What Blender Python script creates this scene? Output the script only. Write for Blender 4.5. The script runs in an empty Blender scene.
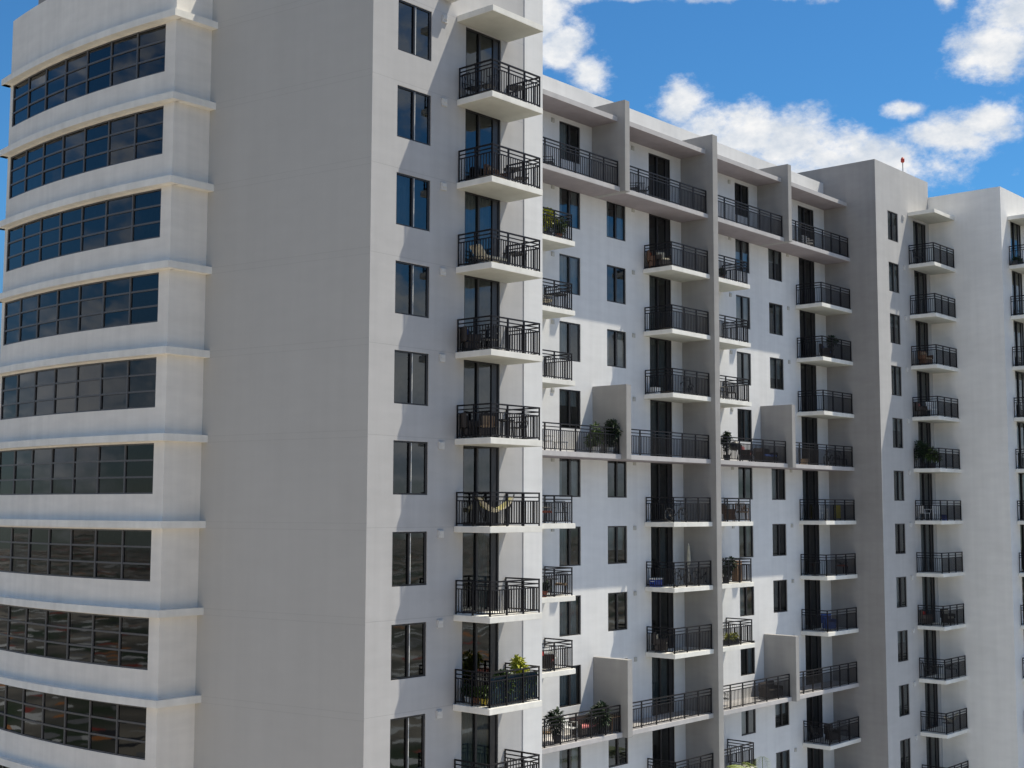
import bpy, bmesh, math, random
from mathutils import Vector, Matrix
random.seed(11)
C = bpy.context.scene.collection
scene = bpy.context.scene

# ------------------------------------------------------------------ layout
# metres; x runs along the long facade, y into the building, z up from the ground
YA, YR, YB, YC = 31.53, 36.305, 33.06, 28.65        # facade planes: near block, recessed wing, far blocks
X0, XA1, XP1 = 29.1, 36.8, 37.86                    # near block: corner, grey/white change, right end
XB, XB2 = 69.33, 76.5                               # side walls of the two far blocks
ROOT_Y = 39.0; ROOT_X = 28.06                       # where the bowed bay leaves the end wall
HEAD7 = 24.0
ROWS = range(1, 13)
def H(k): return HEAD7 + 3.0 * (7 - k)              # window / door head of storey k counted from the top
def F(k): return H(k) - 2.83                        # balcony floor of storey k
ROOF = HEAD7 + 20.7
BAY_OFF = 14.61                                     # distance between the two repeated bays of the wing

# ------------------------------------------------------------------ materials
M = {}
def new_mat(name):
    m = bpy.data.materials.new(name); m.use_nodes = True
    nt = m.node_tree
    return m, nt, nt.nodes['Principled BSDF']
def simple(name, col, rough=0.6, metal=0.0, var=0.12, scale=6.0, spec=0.5):
    m, nt, b = new_mat(name)
    tc = nt.nodes.new('ShaderNodeNewGeometry')
    n = nt.nodes.new('ShaderNodeTexNoise'); n.inputs['Scale'].default_value = scale; n.inputs['Detail'].default_value = 4
    nt.links.new(tc.outputs['Position'], n.inputs['Vector'])
    r = nt.nodes.new('ShaderNodeMapRange')
    r.inputs['From Min'].default_value = 0.25; r.inputs['From Max'].default_value = 0.75
    r.inputs['To Min'].default_value = 1 - var; r.inputs['To Max'].default_value = 1 + var
    nt.links.new(n.outputs['Fac'], r.inputs['Value'])
    mx = nt.nodes.new('ShaderNodeMix'); mx.data_type = 'RGBA'; mx.blend_type = 'MULTIPLY'; mx.inputs['Factor'].default_value = 1
    mx.inputs['A'].default_value = (*col, 1)
    nt.links.new(r.outputs['Result'], mx.inputs['B'])
    nt.links.new(mx.outputs['Result'], b.inputs['Base Color'])
    b.inputs['Roughness'].default_value = rough; b.inputs['Metallic'].default_value = metal
    b.inputs['Specular IOR Level'].default_value = spec
    M[name] = m; return m
def plaster(name, col, joints=(), jw=0.03, vlines=(), stain=0.10, bump=0.25, jdark=0.72):
    """painted stucco: fine grain, roller mottling, faint vertical run-off streaks, scored joints"""
    m, nt, b = new_mat(name); N = nt.nodes; L = nt.links
    def math_(op, a=None, c=None, va=None, vc=None):
        n = N.new('ShaderNodeMath'); n.operation = op
        if a is not None: L.new(a, n.inputs[0])
        if c is not None: L.new(c, n.inputs[1])
        if va is not None: n.inputs[0].default_value = va
        if vc is not None: n.inputs[1].default_value = vc
        return n.outputs[0]
    geo = N.new('ShaderNodeNewGeometry'); sep = N.new('ShaderNodeSeparateXYZ'); L.new(geo.outputs['Position'], sep.inputs[0])
    big = N.new('ShaderNodeTexNoise'); big.inputs['Scale'].default_value = 0.35; big.inputs['Detail'].default_value = 6; big.inputs['Roughness'].default_value = 0.62
    L.new(geo.outputs['Position'], big.inputs['Vector'])
    mp = N.new('ShaderNodeMapping'); mp.inputs['Scale'].default_value = (2.6, 2.6, 0.13); L.new(geo.outputs['Position'], mp.inputs['Vector'])
    st = N.new('ShaderNodeTexNoise'); st.inputs['Scale'].default_value = 1.0; st.inputs['Detail'].default_value = 5; L.new(mp.outputs[0], st.inputs['Vector'])
    mp2 = N.new('ShaderNodeMapping'); mp2.inputs['Scale'].default_value = (0.8, 0.8, 3.2); L.new(geo.outputs['Position'], mp2.inputs['Vector'])
    ro = N.new('ShaderNodeTexNoise'); ro.inputs['Scale'].default_value = 1.0; ro.inputs['Detail'].default_value = 5; L.new(mp2.outputs[0], ro.inputs['Vector'])
    def rng(v, lo, hi):
        r = N.new('ShaderNodeMapRange'); r.inputs['From Min'].default_value = 0.3; r.inputs['From Max'].default_value = 0.7
        r.inputs['To Min'].default_value = lo; r.inputs['To Max'].default_value = hi; L.new(v, r.inputs['Value']); return r.outputs['Result']
    f = math_('MULTIPLY', rng(big.outputs['Fac'], 1 - stain * .6, 1 + stain * .35), rng(st.outputs['Fac'], 1 - stain * .55, 1 + stain * .2))
    f = math_('MULTIPLY', f, rng(ro.outputs['Fac'], 1 - stain * .35, 1 + stain * .25))
    groove = None
    for off in joints:
        d = math_('FRACT', math_('MULTIPLY', math_('SUBTRACT', sep.outputs['Z'], vc=HEAD7 + off - 300 + jw / 2), vc=1 / 3.0))
        g = math_('LESS_THAN', d, vc=jw / 3.0)
        groove = g if groove is None else math_('MAXIMUM', groove, g)
    for vx in vlines:
        d = math_('ABSOLUTE', math_('SUBTRACT', sep.outputs['X'], vc=vx))
        g = math_('LESS_THAN', d, vc=jw * .4)
        groove = g if groove is None else math_('MAXIMUM', groove, g)
    if groove is not None:
        f = math_('MULTIPLY', f, math_('SUBTRACT', math_('MULTIPLY', groove, vc=-(1 - jdark)), vc=-1.0))
    mx = N.new('ShaderNodeMix'); mx.data_type = 'RGBA'; mx.blend_type = 'MULTIPLY'; mx.inputs['Factor'].default_value = 1
    mx.inputs['A'].default_value = (*col, 1); L.new(f, mx.inputs['B']); L.new(mx.outputs['Result'], b.inputs['Base Color'])
    fine = N.new('ShaderNodeTexNoise'); fine.inputs['Scale'].default_value = 26; fine.inputs['Detail'].default_value = 3; L.new(geo.outputs['Position'], fine.inputs['Vector'])
    h = fine.outputs['Fac']
    h = math_('ADD', math_('MULTIPLY', h, vc=.35), ro.outputs['Fac'])
    if groove is not None: h = math_('SUBTRACT', h, math_('MULTIPLY', groove, vc=1.5))
    bp = N.new('ShaderNodeBump'); bp.inputs['Strength'].default_value = bump; bp.inputs['Distance'].default_value = 0.012
    L.new(h, bp.inputs['Height']); L.new(bp.outputs[0], b.inputs['Normal'])
    b.inputs['Roughness'].default_value = 0.85; b.inputs['Specular IOR Level'].default_value = 0.25
    M[name] = m; return m

plaster('stucco_white', (0.77, 0.765, 0.755))
plaster('stucco_pale', (0.52, 0.51, 0.50))
plaster('stucco_front', (0.50, 0.49, 0.485), joints=(0.12,), jw=0.022, jdark=0.86)
plaster('stucco_end', (0.52, 0.505, 0.475), joints=(0.04, 0.26), jw=0.025, jdark=0.92, stain=0.045)
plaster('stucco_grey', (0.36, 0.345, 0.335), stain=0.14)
plaster('stucco_far', (0.90, 0.88, 0.84), stain=0.10)
plaster('stucco_bay', (0.84, 0.80, 0.735), stain=0.12)
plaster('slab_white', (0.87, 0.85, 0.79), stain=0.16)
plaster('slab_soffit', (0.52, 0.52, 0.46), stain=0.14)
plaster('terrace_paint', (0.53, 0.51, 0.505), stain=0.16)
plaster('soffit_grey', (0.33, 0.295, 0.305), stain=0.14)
simple('roof_felt', (0.30, 0.29, 0.28), 0.9)
simple('interior', (0.36, 0.33, 0.30), 0.9)
simple('bronze', (0.022, 0.021, 0.023), 0.38, 0.0, 0.2)
simple('rail_metal', (0.009, 0.008, 0.010), 0.5, 0.0, 0.2, spec=0.3)
simple('bay_frame', (0.085, 0.083, 0.085), 0.45)
simple('sash_sunlit', (0.62, 0.62, 0.60), 0.45)  # pale colour paints in the sunlight caught by the dark sash
simple('vent_white', (0.60, 0.59, 0.57), 0.6)
simple('vent_tan', (0.50, 0.49, 0.45), 0.6)
simple('curtain_cloth', (0.66, 0.66, 0.64), 0.9, var=0.2, scale=2)
simple('black_metal', (0.022, 0.021, 0.022), 0.45)
simple('dark_wicker', (0.045, 0.036, 0.032), 0.7, var=0.4, scale=40)
simple('brown_wicker', (0.14, 0.075, 0.045), 0.7, var=0.4, scale=40)
simple('tan_cloth', (0.42, 0.30, 0.19), 0.9)
simple('cream_cloth', (0.66, 0.60, 0.47), 0.9)
simple('white_plastic', (0.78, 0.78, 0.77), 0.4)
simple('red_cloth', (0.50, 0.05, 0.035), 0.85)
simple('rust_cloth', (0.40, 0.12, 0.07), 0.85)
simple('yellow_cloth', (0.60, 0.46, 0.06), 0.85)
simple('pink_cloth', (0.62, 0.22, 0.22), 0.85)
simple('blue_plastic', (0.02, 0.06, 0.35), 0.4)
simple('blue_cloth', (0.05, 0.10, 0.30), 0.8)
simple('teal_cloth', (0.012, 0.035, 0.055), 0.8, var=0.5, scale=9)
simple('terracotta', (0.33, 0.13, 0.07), 0.8)
simple('pot_white', (0.70, 0.68, 0.64), 0.6)
simple('pot_dark', (0.04, 0.04, 0.045), 0.6)
simple('wood', (0.26, 0.15, 0.08), 0.6, var=0.3, scale=20)
simple('pale_yellow', (0.50, 0.45, 0.20), 0.85)
simple('leaf_mid', (0.075, 0.125, 0.03), 0.55, var=0.5, scale=8)
simple('leaf_bright', (0.42, 0.43, 0.045), 0.5, var=0.45, scale=8)
simple('leaf_dark', (0.022, 0.045, 0.018), 0.55, var=0.5, scale=8)
simple('palm_leaf', (0.17, 0.22, 0.04), 0.5, var=0.4, scale=3)
simple('trunk', (0.22, 0.18, 0.14), 0.9, var=0.3, scale=5)
simple('rubber', (0.015, 0.015, 0.015), 0.8)
simple('chrome', (0.55, 0.55, 0.55), 0.25, 1.0)
simple('beacon_red', (0.55, 0.06, 0.03), 0.4)
simple('gold', (0.30, 0.22, 0.08), 0.6)

def glass(name, tint=(0.33, 0.37, 0.38), ior=1.8, refl=(0.86, 0.92, 0.96), wave=.30):
    m, nt, b = new_mat(name); N = nt.nodes; L = nt.links
    N.remove(b); out = N['Material Output']
    geo = N.new('ShaderNodeNewGeometry')
    n = N.new('ShaderNodeTexNoise'); n.inputs['Scale'].default_value = 0.9; n.inputs['Detail'].default_value = 1.5
    L.new(geo.outputs['Position'], n.inputs['Vector'])
    bp = N.new('ShaderNodeBump'); bp.inputs['Strength'].default_value = wave; bp.inputs['Distance'].default_value = 0.010
    L.new(n.outputs['Fac'], bp.inputs['Height'])
    fr = N.new('ShaderNodeFresnel'); fr.inputs['IOR'].default_value = ior
    L.new(bp.outputs[0], fr.inputs['Normal'])
    tr = N.new('ShaderNodeBsdfTransparent'); tr.inputs['Color'].default_value = (*tint, 1)
    gl = N.new('ShaderNodeBsdfGlossy'); gl.inputs['Color'].default_value = (*refl, 1); gl.inputs['Roughness'].default_value = 0.02
    L.new(bp.outputs[0], gl.inputs['Normal'])
    mx = N.new('ShaderNodeMixShader'); L.new(fr.outputs[0], mx.inputs[0]); L.new(tr.outputs[0], mx.inputs[1]); L.new(gl.outputs[0], mx.inputs[2])
    L.new(mx.outputs[0], out.inputs['Surface'])
    M[name] = m
glass('glass', tint=(0.56, 0.61, 0.62))
glass('glass_dark', tint=(0.30, 0.34, 0.35))
glass('glass_bay', tint=(0.11, 0.12, 0.13), ior=1.56, refl=(.90, .93, .97), wave=.12)

# ------------------------------------------------------------------ mesh building
class MB:
    def __init__(s): s.v = []; s.f = []; s.m = []
    def quad(s, a, b, c, d, mi=0):
        n = len(s.v); s.v += [tuple(a), tuple(b), tuple(c), tuple(d)]; s.f.append((n, n + 1, n + 2, n + 3)); s.m.append(mi)
    def tri(s, a, b, c, mi=0):
        n = len(s.v); s.v += [tuple(a), tuple(b), tuple(c)]; s.f.append((n, n + 1, n + 2)); s.m.append(mi)
    def box(s, x0, x1, y0, y1, z0, z1, mi=0, skip='', bot=None):
        n = len(s.v)
        s.v += [(x0, y0, z0), (x1, y0, z0), (x1, y1, z0), (x0, y1, z0), (x0, y0, z1), (x1, y0, z1), (x1, y1, z1), (x0, y1, z1)]
        for key, f in (('b', (0, 3, 2, 1)), ('t', (4, 5, 6, 7)), ('f', (0, 1, 5, 4)), ('r', (1, 2, 6, 5)), ('k', (2, 3, 7, 6)), ('l', (3, 0, 4, 7))):
            if key in skip: continue
            s.f.append(tuple(n + i for i in f)); s.m.append(bot if (key == 'b' and bot is not None) else mi)
    def tube(s, a, b, r, r2=None, n=6, mi=0, caps=True):
        a, b = Vector(a), Vector(b); r2 = r if r2 is None else r2
        d = (b - a)
        if d.length < 1e-6: return
        d.normalize(); u = d.orthogonal().normalized(); w = d.cross(u); k = len(s.v)
        for i in range(n):
            t = 2 * math.pi * i / n; o = u * math.cos(t) + w * math.sin(t); s.v.append(tuple(a + o * r))
        for i in range(n):
            t = 2 * math.pi * i / n; o = u * math.cos(t) + w * math.sin(t); s.v.append(tuple(b + o * r2))
        for i in range(n):
            j = (i + 1) % n; s.f.append((k + i, k + j, k + n + j, k + n + i)); s.m.append(mi)
        if caps:
            s.f.append(tuple(k + i for i in reversed(range(n)))); s.m.append(mi)
            s.f.append(tuple(k + n + i for i in range(n))); s.m.append(mi)
    def path(s, pts, r, n=6, mi=0):
        for a, b in zip(pts, pts[1:]): s.tube(a, b, r, n=n, mi=mi)
    def ring(s, c, R, r, axis='y', n=20, k=5, mi=0):
        pts = []
        for i in range(n + 1):
            t = 2 * math.pi * i / n; a, b = R * math.cos(t), R * math.sin(t)
            pts.append({'y': (c[0] + a, c[1], c[2] + b), 'x': (c[0], c[1] + a, c[2] + b), 'z': (c[0] + a, c[1] + b, c[2])}[axis])
        s.path(pts, r, k, mi)
    def lathe(s, prof, c=(0, 0, 0), n=14, mi=0):
        k = len(s.v)
        for r, z in prof:
            for i in range(n):
                t = 2 * math.pi * i / n; s.v.append((c[0] + r * math.cos(t), c[1] + r * math.sin(t), c[2] + z))
        for j in range(len(prof) - 1):
            for i in range(n):
                i2 = (i + 1) % n
                s.f.append((k + j * n + i, k + j * n + i2, k + (j + 1) * n + i2, k + (j + 1) * n + i)); s.m.append(mi)
        s.f.append(tuple(k + i for i in reversed(range(n)))); s.m.append(mi)
        q = k + (len(prof) - 1) * n; s.f.append(tuple(q + i for i in range(n))); s.m.append(mi)
    def leaf(s, p, d, L, W, mi=0, droop=0.25):
        d = Vector(d).normalized(); u = d.cross(Vector((0, 0, 1)))
        if u.length < 0.05: u = Vector((1, 0, 0))
        u.normalize(); p = Vector(p); mid = p + d * L * .5 + Vector((0, 0, L * .06)); tip = p + d * L - Vector((0, 0, L * droop))
        n = len(s.v)
        s.v += [tuple(p), tuple(mid + u * W * .5), tuple(tip), tuple(mid - u * W * .5)]
        s.f.append((n, n + 1, n + 2, n + 3)); s.m.append(mi)
    def mesh(s, name, mats, smooth=False, bevel=0.0):
        me = bpy.data.meshes.new(name); me.from_pydata(s.v, [], s.f)
        for m in mats: me.materials.append(M[m])
        me.polygons.foreach_set('material_index', s.m)
        if smooth: me.polygons.foreach_set('use_smooth', [True] * len(s.f))
        me.update()
        if bevel > 0:
            bm = bmesh.new(); bm.from_mesh(me); bmesh.ops.remove_doubles(bm, verts=bm.verts, dist=1e-5)
            bmesh.ops.bevel(bm, geom=[e for e in bm.edges if len(e.link_faces) == 2 and e.calc_face_angle(0) > .6], offset=bevel, segments=2, affect='EDGES', clamp_overlap=True)
            bm.to_mesh(me); bm.free(); me.update()
        return me

def link(name, data, parent=None, loc=(0, 0, 0)):
    o = bpy.data.objects.new(name, data); C.objects.link(o); o.parent = parent; o.location = loc
    return o
def thing(name, label, cat, loc, rz=0.0, group=None):
    o = link(name, None, None, loc); o.rotation_euler = (0, 0, rz); o['label'] = label; o['category'] = cat
    o.empty_display_size = 0.2
    if group: o['group'] = group
    return o
def tag(o, label, cat, group=None):
    o['label'] = label; o['category'] = cat
    if group: o['group'] = group
    return o
def kids(o): return [c for c in CHILD.get(o.name, [])]
CHILD = {}
def part(name, mb, mats, parent, loc=(0, 0, 0), smooth=False, bevel=0.0):
    o = link(name, mb if isinstance(mb, bpy.types.Mesh) else mb.mesh(name, mats if isinstance(mats, (list, tuple)) else [mats], smooth, bevel), parent, loc)
    CHILD.setdefault(parent.name, []).append(o)
    return o
def dup(o, parent=None):
    c = o.copy(); C.objects.link(c)
    if parent is not None: c.parent = parent
    for ch in CHILD.get(o.name, []):
        d = dup(ch, c); CHILD.setdefault(c.name, []).append(d)
    return c

# ------------------------------------------------------------------ the building
BLD = thing('apartment_building', 'white and grey stucco apartment building with stacked black-railed balconies and a bowed window bay', 'apartment building', (X0, YA, 0))
O = Vector((-X0, -YA, 0))                            # children written in world metres, shifted to the root
def bpart(name, mb, mats, **k): return part(name, mb, mats, BLD, loc=O, **k)

def facade(mb, y, x0, x1, z0, z1, holes, mi=0, room_mi=1, reveal=0.13, room=2.6):
    """front sheet at y facing -y, openings cut out, reveals and a dim room behind each"""
    xs = sorted({x0, x1, *[h[0] for h in holes], *[h[1] for h in holes]})
    zs = sorted({z0, z1, *[h[2] for h in holes], *[h[3] for h in holes]})
    for a, b in zip(xs, xs[1:]):
        run = None
        for c, d in zip(zs, zs[1:]):
            mx_, mz = (a + b) / 2, (c + d) / 2
            hole = any(h[0] < mx_ < h[1] and h[2] < mz < h[3] for h in holes)
            if hole:
                if run: mb.quad((a, y, run[0]), (b, y, run[0]), (b, y, run[1]), (a, y, run[1]), mi); run = None
            else: run = (run[0], d) if run else (c, d)
        if run: mb.quad((a, y, run[0]), (b, y, run[0]), (b, y, run[1]), (a, y, run[1]), mi)
    for a, b, c, d in holes:
        yr = y + reveal
        mb.quad((a, y, c), (b, y, c), (b, yr, c), (a, yr, c), mi); mb.quad((a, y, d), (a, yr, d), (b, yr, d), (b, y, d), mi)
        mb.quad((a, y, c), (a, yr, c), (a, yr, d), (a, y, d), mi); mb.quad((b, y, c), (b, y, d), (b, yr, d), (b, yr, c), mi)
        ra, rb, rc, rd = a - .35, b + .35, min(c, d - 2.75), d + .03; yk = y + room; yi = yr + .01
        mb.quad((ra, yi, rc), (rb, yi, rc), (rb, yk, rc), (ra, yk, rc), room_mi); mb.quad((ra, yi, rd), (ra, yk, rd), (rb, yk, rd), (rb, yi, rd), room_mi)
        mb.quad((ra, yi, rc), (ra, yk, rc), (ra, yk, rd), (ra, yi, rd), room_mi); mb.quad((rb, yi, rc), (rb, yi, rd), (rb, yk, rd), (rb, yk, rc), room_mi)
        mb.quad((ra, yk, rc), (rb, yk, rc), (rb, yk, rd), (ra, yk, rd), room_mi)

WH = 1.71
WINX = {'A': (30.25, 31.86, YA), 'c1': (44.80, 46.30, YR), 'c2': (48.27, 49.75, YR), 'c1b': (59.50, 60.92, YR), 'c2b': (62.89, 64.37, YR), 'B': (70.84, 72.18, YB)}
DOORX = {'A': (33.60, 35.49, YA), 'c3': (51.65, 53.50, YR), 'c3b': (66.25, 68.10, YR), 'B': (74.25, 76.05, YB), 'C': (77.95, 79.65, YC)}
def hw(key, k): a, b, y = WINX[key]; return (a, b, H(k) - (WH + .07 if key == 'A' else WH), H(k))
def hd(key, k): a, b, y = DOORX[key]; return (a, b, F(k), H(k) - 0.03)

# near block
mb = MB(); facade(mb, YA, X0, XA1, 0, ROOF, [hw('A', k) for k in ROWS] + [hd('A', k) for k in ROWS]); bpart('front_wall', mb, ['stucco_front', 'interior'])
mb = MB(); mb.box(XA1, XP1, YA - .03, YR - .003, 0, ROOF, 0, 'b'); bpart('corner_pier', mb, 'stucco_white')
mb = MB(); mb.quad((ROOT_X, ROOT_Y, 0), (X0, YA, 0), (X0, YA, ROOF), (ROOT_X, ROOT_Y, ROOF)); bpart('end_wall', mb, 'stucco_end')
# recessed wing
PAR = HEAD7 + 19.8
mb = MB(); facade(mb, YR, XP1, XB, 0, PAR, [hw(c, k) for c in ('c1', 'c2', 'c1b', 'c2b') for k in ROWS] + [hd(c, k) for c in ('c3', 'c3b') for k in ROWS])
bpart('recessed_wall', mb, ['stucco_white', 'interior'])
# far blocks
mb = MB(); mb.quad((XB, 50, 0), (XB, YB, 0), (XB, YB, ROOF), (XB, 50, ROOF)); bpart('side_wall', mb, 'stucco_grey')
mb = MB(); facade(mb, YB, XB, XB2, 0, ROOF, [hw('B', k) for k in ROWS] + [hd('B', k) for k in ROWS]); bpart('front_wall', mb, ['stucco_pale', 'interior'])
CROOF = HEAD7 + 19.75
mb = MB(); mb.quad((XB2, 50, 0), (XB2, YC, 0), (XB2, YC, CROOF), (XB2, 50, CROOF)); bpart('side_wall', mb, 'stucco_far')
mb = MB(); facade(mb, YC, XB2, 92, 0, CROOF, [hd('C', k) for k in ROWS]); mb.quad((92, YC, 0), (92, 50, 0), (92, 50, CROOF), (92, YC, CROOF)); bpart('front_wall', mb, ['stucco_white', 'interior'])
# roofs (parapets with a sunk deck)
def roof(outline, top, name='roof', mat='stucco_white', th=0.28, sink=0.6):
    mb = MB(); n = len(outline); cx = sum(p[0] for p in outline) / n; cy = sum(p[1] for p in outline) / n
    inn = [(p[0] + (cx - p[0]) / max(abs(cx - p[0]), 1e-6) * th, p[1] + (cy - p[1]) / max(abs(cy - p[1]), 1e-6) * th) for p in outline]
    for i in range(n):
        j = (i + 1) % n; a, b, c, d = outline[i], outline[j], inn[j], inn[i]
        mb.quad((*a, top), (*b, top), (*c, top), (*d, top)); mb.quad((*d, top), (*c, top), (*c, top - sink), (*d, top - sink))
    k = len(mb.v); mb.v += [(*p, top - sink) for p in inn]; mb.f.append(tuple(k + i for i in range(n))); mb.m.append(1)
    return bpart(name, mb, [mat, 'roof_felt'])
roof([(X0, YA), (XP1, YA), (XP1, 50.6), (27.0, 50.6), (ROOT_X, ROOT_Y)], ROOF)
roof([(XP1, YR), (XB, YR), (XB, 50), (XP1, 50)], PAR)
roof([(XB, YB), (XB2, YB), (XB2, 50), (XB, 50)], ROOF, mat='stucco_pale')
roof([(XB2, YC), (92, YC), (92, 50), (XB2, 50)], CROOF)
mb = MB()
mb.quad((XP1, YR, PAR - .6), (XP1, 50.6, PAR - .6), (XP1, 50.6, ROOF), (XP1, YR, ROOF)); mb.quad((92, 50, 0), (XP1, 50, 0), (XP1, 50, PAR), (92, 50, PAR))
mb.quad((XB2, 50, PAR), (XB, 50, PAR), (XB, 50, ROOF), (XB2, 50, ROOF)); mb.quad((XB2, YB, CROOF - .6), (XB2, 50, CROOF - .6), (XB2, 50, ROOF), (XB2, YB, ROOF))
mb.quad((XP1, 50.6, 0), (27.0, 50.6, 0), (27.0, 50.6, ROOF), (XP1, 50.6, ROOF)); bpart('rear_wall', mb, 'stucco_pale')
mb = MB(); mb.box(29.62, 36.0, 46, 54.3, ROOF - 3, ROOF + 6.5, 0, ''); bpart('penthouse', mb, 'stucco_grey')

# eave slab over the top balconies, partition fins
mb = MB()
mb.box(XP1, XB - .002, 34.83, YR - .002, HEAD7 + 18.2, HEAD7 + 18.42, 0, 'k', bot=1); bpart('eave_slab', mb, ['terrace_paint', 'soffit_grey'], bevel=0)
FIN_F = 34.43
def fin(x0, x1, z0, z1):
    mb = MB(); mb.box(x0, x1, FIN_F, YR - .003, z0, z1, 0, 'k'); return bpart('partition_fin', mb, 'stucco_fin', bevel=0.012)
plaster('stucco_fin', (0.36, 0.35, 0.34), stain=0.14)
FT = HEAD7 + 19.13
fin(54.41, 54.86, 0.0, FT)
for x in (47.16, 61.81):
    for k in (1, 5, 9): fin(x, x + .37, F(k) - 0.215, FT if k == 1 else H(k) + .26)
mb = MB()
for x in (47.16, 54.41, 61.81):
    mb2 = MB(); mb2.box(x - .16, x - .003, 34.86, 34.98, HEAD7 + 18.25, HEAD7 + 18.41); bpart('scupper', mb2, 'bronze')

# bowed bay
def bayx(y, off=0.0):
    t = (y - 44.9) / 5.9
    return 26.53 - 0.43 * (1 - t * t) - off
Y0B, Y1B = ROOT_Y, 50.55
WY0, WY1 = 39.52, 50.28
def bay_strip(mb, ya, yb, z0, z1, off=0.0, n=24, mi=0):
    ys = [ya + (yb - ya) * i / n for i in range(n + 1)]
    for a, b in zip(ys, ys[1:]):
        mb.quad((bayx(b, off), b, z0), (bayx(a, off), a, z0), (bayx(a, off), a, z1), (bayx(b, off), b, z1), mi)
mb = MB()
edges = [(0, H(12) - 1.76)] + [(H(k) + .0, H(k - 1) - 1.76) for k in range(12, 1, -1)] + [(H(1), ROOF + .1)]
for z0, z1 in edges: bay_strip(mb, Y0B, Y1B, z0, z1)
for k in ROWS:
    bay_strip(mb, Y0B, WY0, H(k) - 1.76, H(k), n=2); bay_strip(mb, WY1, Y1B, H(k) - 1.76, H(k), n=2)
    a, b = WY0, WY1; z0, z1 = H(k) - 1.76, H(k); r = -.12
    mb.quad((bayx(a), a, z0), (bayx(a, r), a, z0), (bayx(a, r), a, z1), (bayx(a), a, z1)); mb.quad((bayx(b), b, z0), (bayx(b), b, z1), (bayx(b, r), b, z1), (bayx(b, r), b, z0))
    ys = [a + (b - a) * i / 16 for i in range(17)]
    for p, q in zip(ys, ys[1:]):
        for z in (z0, z1): mb.quad((bayx(p), p, z), (bayx(q), q, z), (bayx(q, r), q, z), (bayx(p, r), p, z))
    zf, zc = H(k) - 2.75, H(k) + .02                                    # dim rooms
    xb = 28.0
    mb.quad((xb, a - .3, zf), (xb, b + .1, zf), (xb, b + .1, zc), (xb, a - .3, zc), 1)
    for p, q in zip(ys, ys[1:]):
        for z in (zf, zc): mb.quad((bayx(p, -.13), p, z), (bayx(q, -.13), q, z), (xb, q, z), (xb, p, z), 1)
    mb.quad((bayx(a, -.13), a - .05, zf), (xb, a - .05, zf), (xb, a - .05, zc), (bayx(a, -.13), a - .05, zc), 1); mb.quad((bayx(b, -.13), b + .05, zf), (xb, b + .05, zf), (xb, b + .05, zc), (bayx(b, -.13), b + .05, zc), 1)
xs = bayx(Y0B)
mb.quad((xs, Y0B, 0), (ROOT_X + .05, Y0B, 0), (ROOT_X + .05, Y0B, ROOF + .1), (xs, Y0B, ROOF + .1))
xe = bayx(Y1B); mb.quad((30, Y1B, 0), (xe, Y1B, 0), (xe, Y1B, ROOF + .1), (30, Y1B, ROOF + .1))
ys = [Y0B + (Y1B - Y0B) * i / 24 for i in range(25)]
for p, q in zip(ys, ys[1:]): mb.quad((bayx(p), p, ROOF + .1), (28.4, p, ROOF + .1), (28.4, q, ROOF + .1), (bayx(q), q, ROOF + .1)); 
mb.quad((28.4, Y0B, ROOF + .1), (28.4, Y0B, ROOF - .7), (28.4, Y1B, ROOF - .7), (28.4, Y1B, ROOF + .1))
bpart('bowed_bay_wall', mb, ['stucco_bay', 'interior'])
LED = 0.30
for k in ROWS:
    mb = MB(); z0, z1 = H(k) + .06, H(k) + .31
    yy = [Y0B - LED + (Y1B + LED - Y0B + LED) * i / 30 for i in range(31)]
    for p, q in zip(yy, yy[1:]):
        op, oq = (bayx(p, LED), p), (bayx(q, LED), q); ip, iq = (bayx(p, -.05), p), (bayx(q, -.05), q)
        mb.quad((*oq, z0), (*op, z0), (*op, z1), (*oq, z1)); mb.quad((*op, z1), (*ip, z1), (*iq, z1), (*oq, z1)); mb.quad((*op, z0), (*oq, z0), (*iq, z0), (*ip, z0))
    a = yy[0]; xo = bayx(a, LED); xr = ROOT_X + .15
    mb.quad((xo, a, z0), (xr, a, z0), (xr, a, z1), (xo, a, z1)); xi = bayx(a, -.05); mb.quad((xi, a, z1), (xr, a, z1), (xr, Y0B, z1), (xi + .02, Y0B, z1)); mb.quad((xi, a, z0), (xi + .02, Y0B, z0), (xr, Y0B, z0), (xr, a, z0))
    b = yy[-1]; xo = bayx(b, LED); mb.quad((30, b, z0), (xo, b, z0), (xo, b, z1), (30, b, z1)); mb.quad((xo, b, z0), (30, b, z0), (30, b - LED, z0), (xo, b - LED, z0))
    bpart('window_ledge', mb, 'slab_white')

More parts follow.
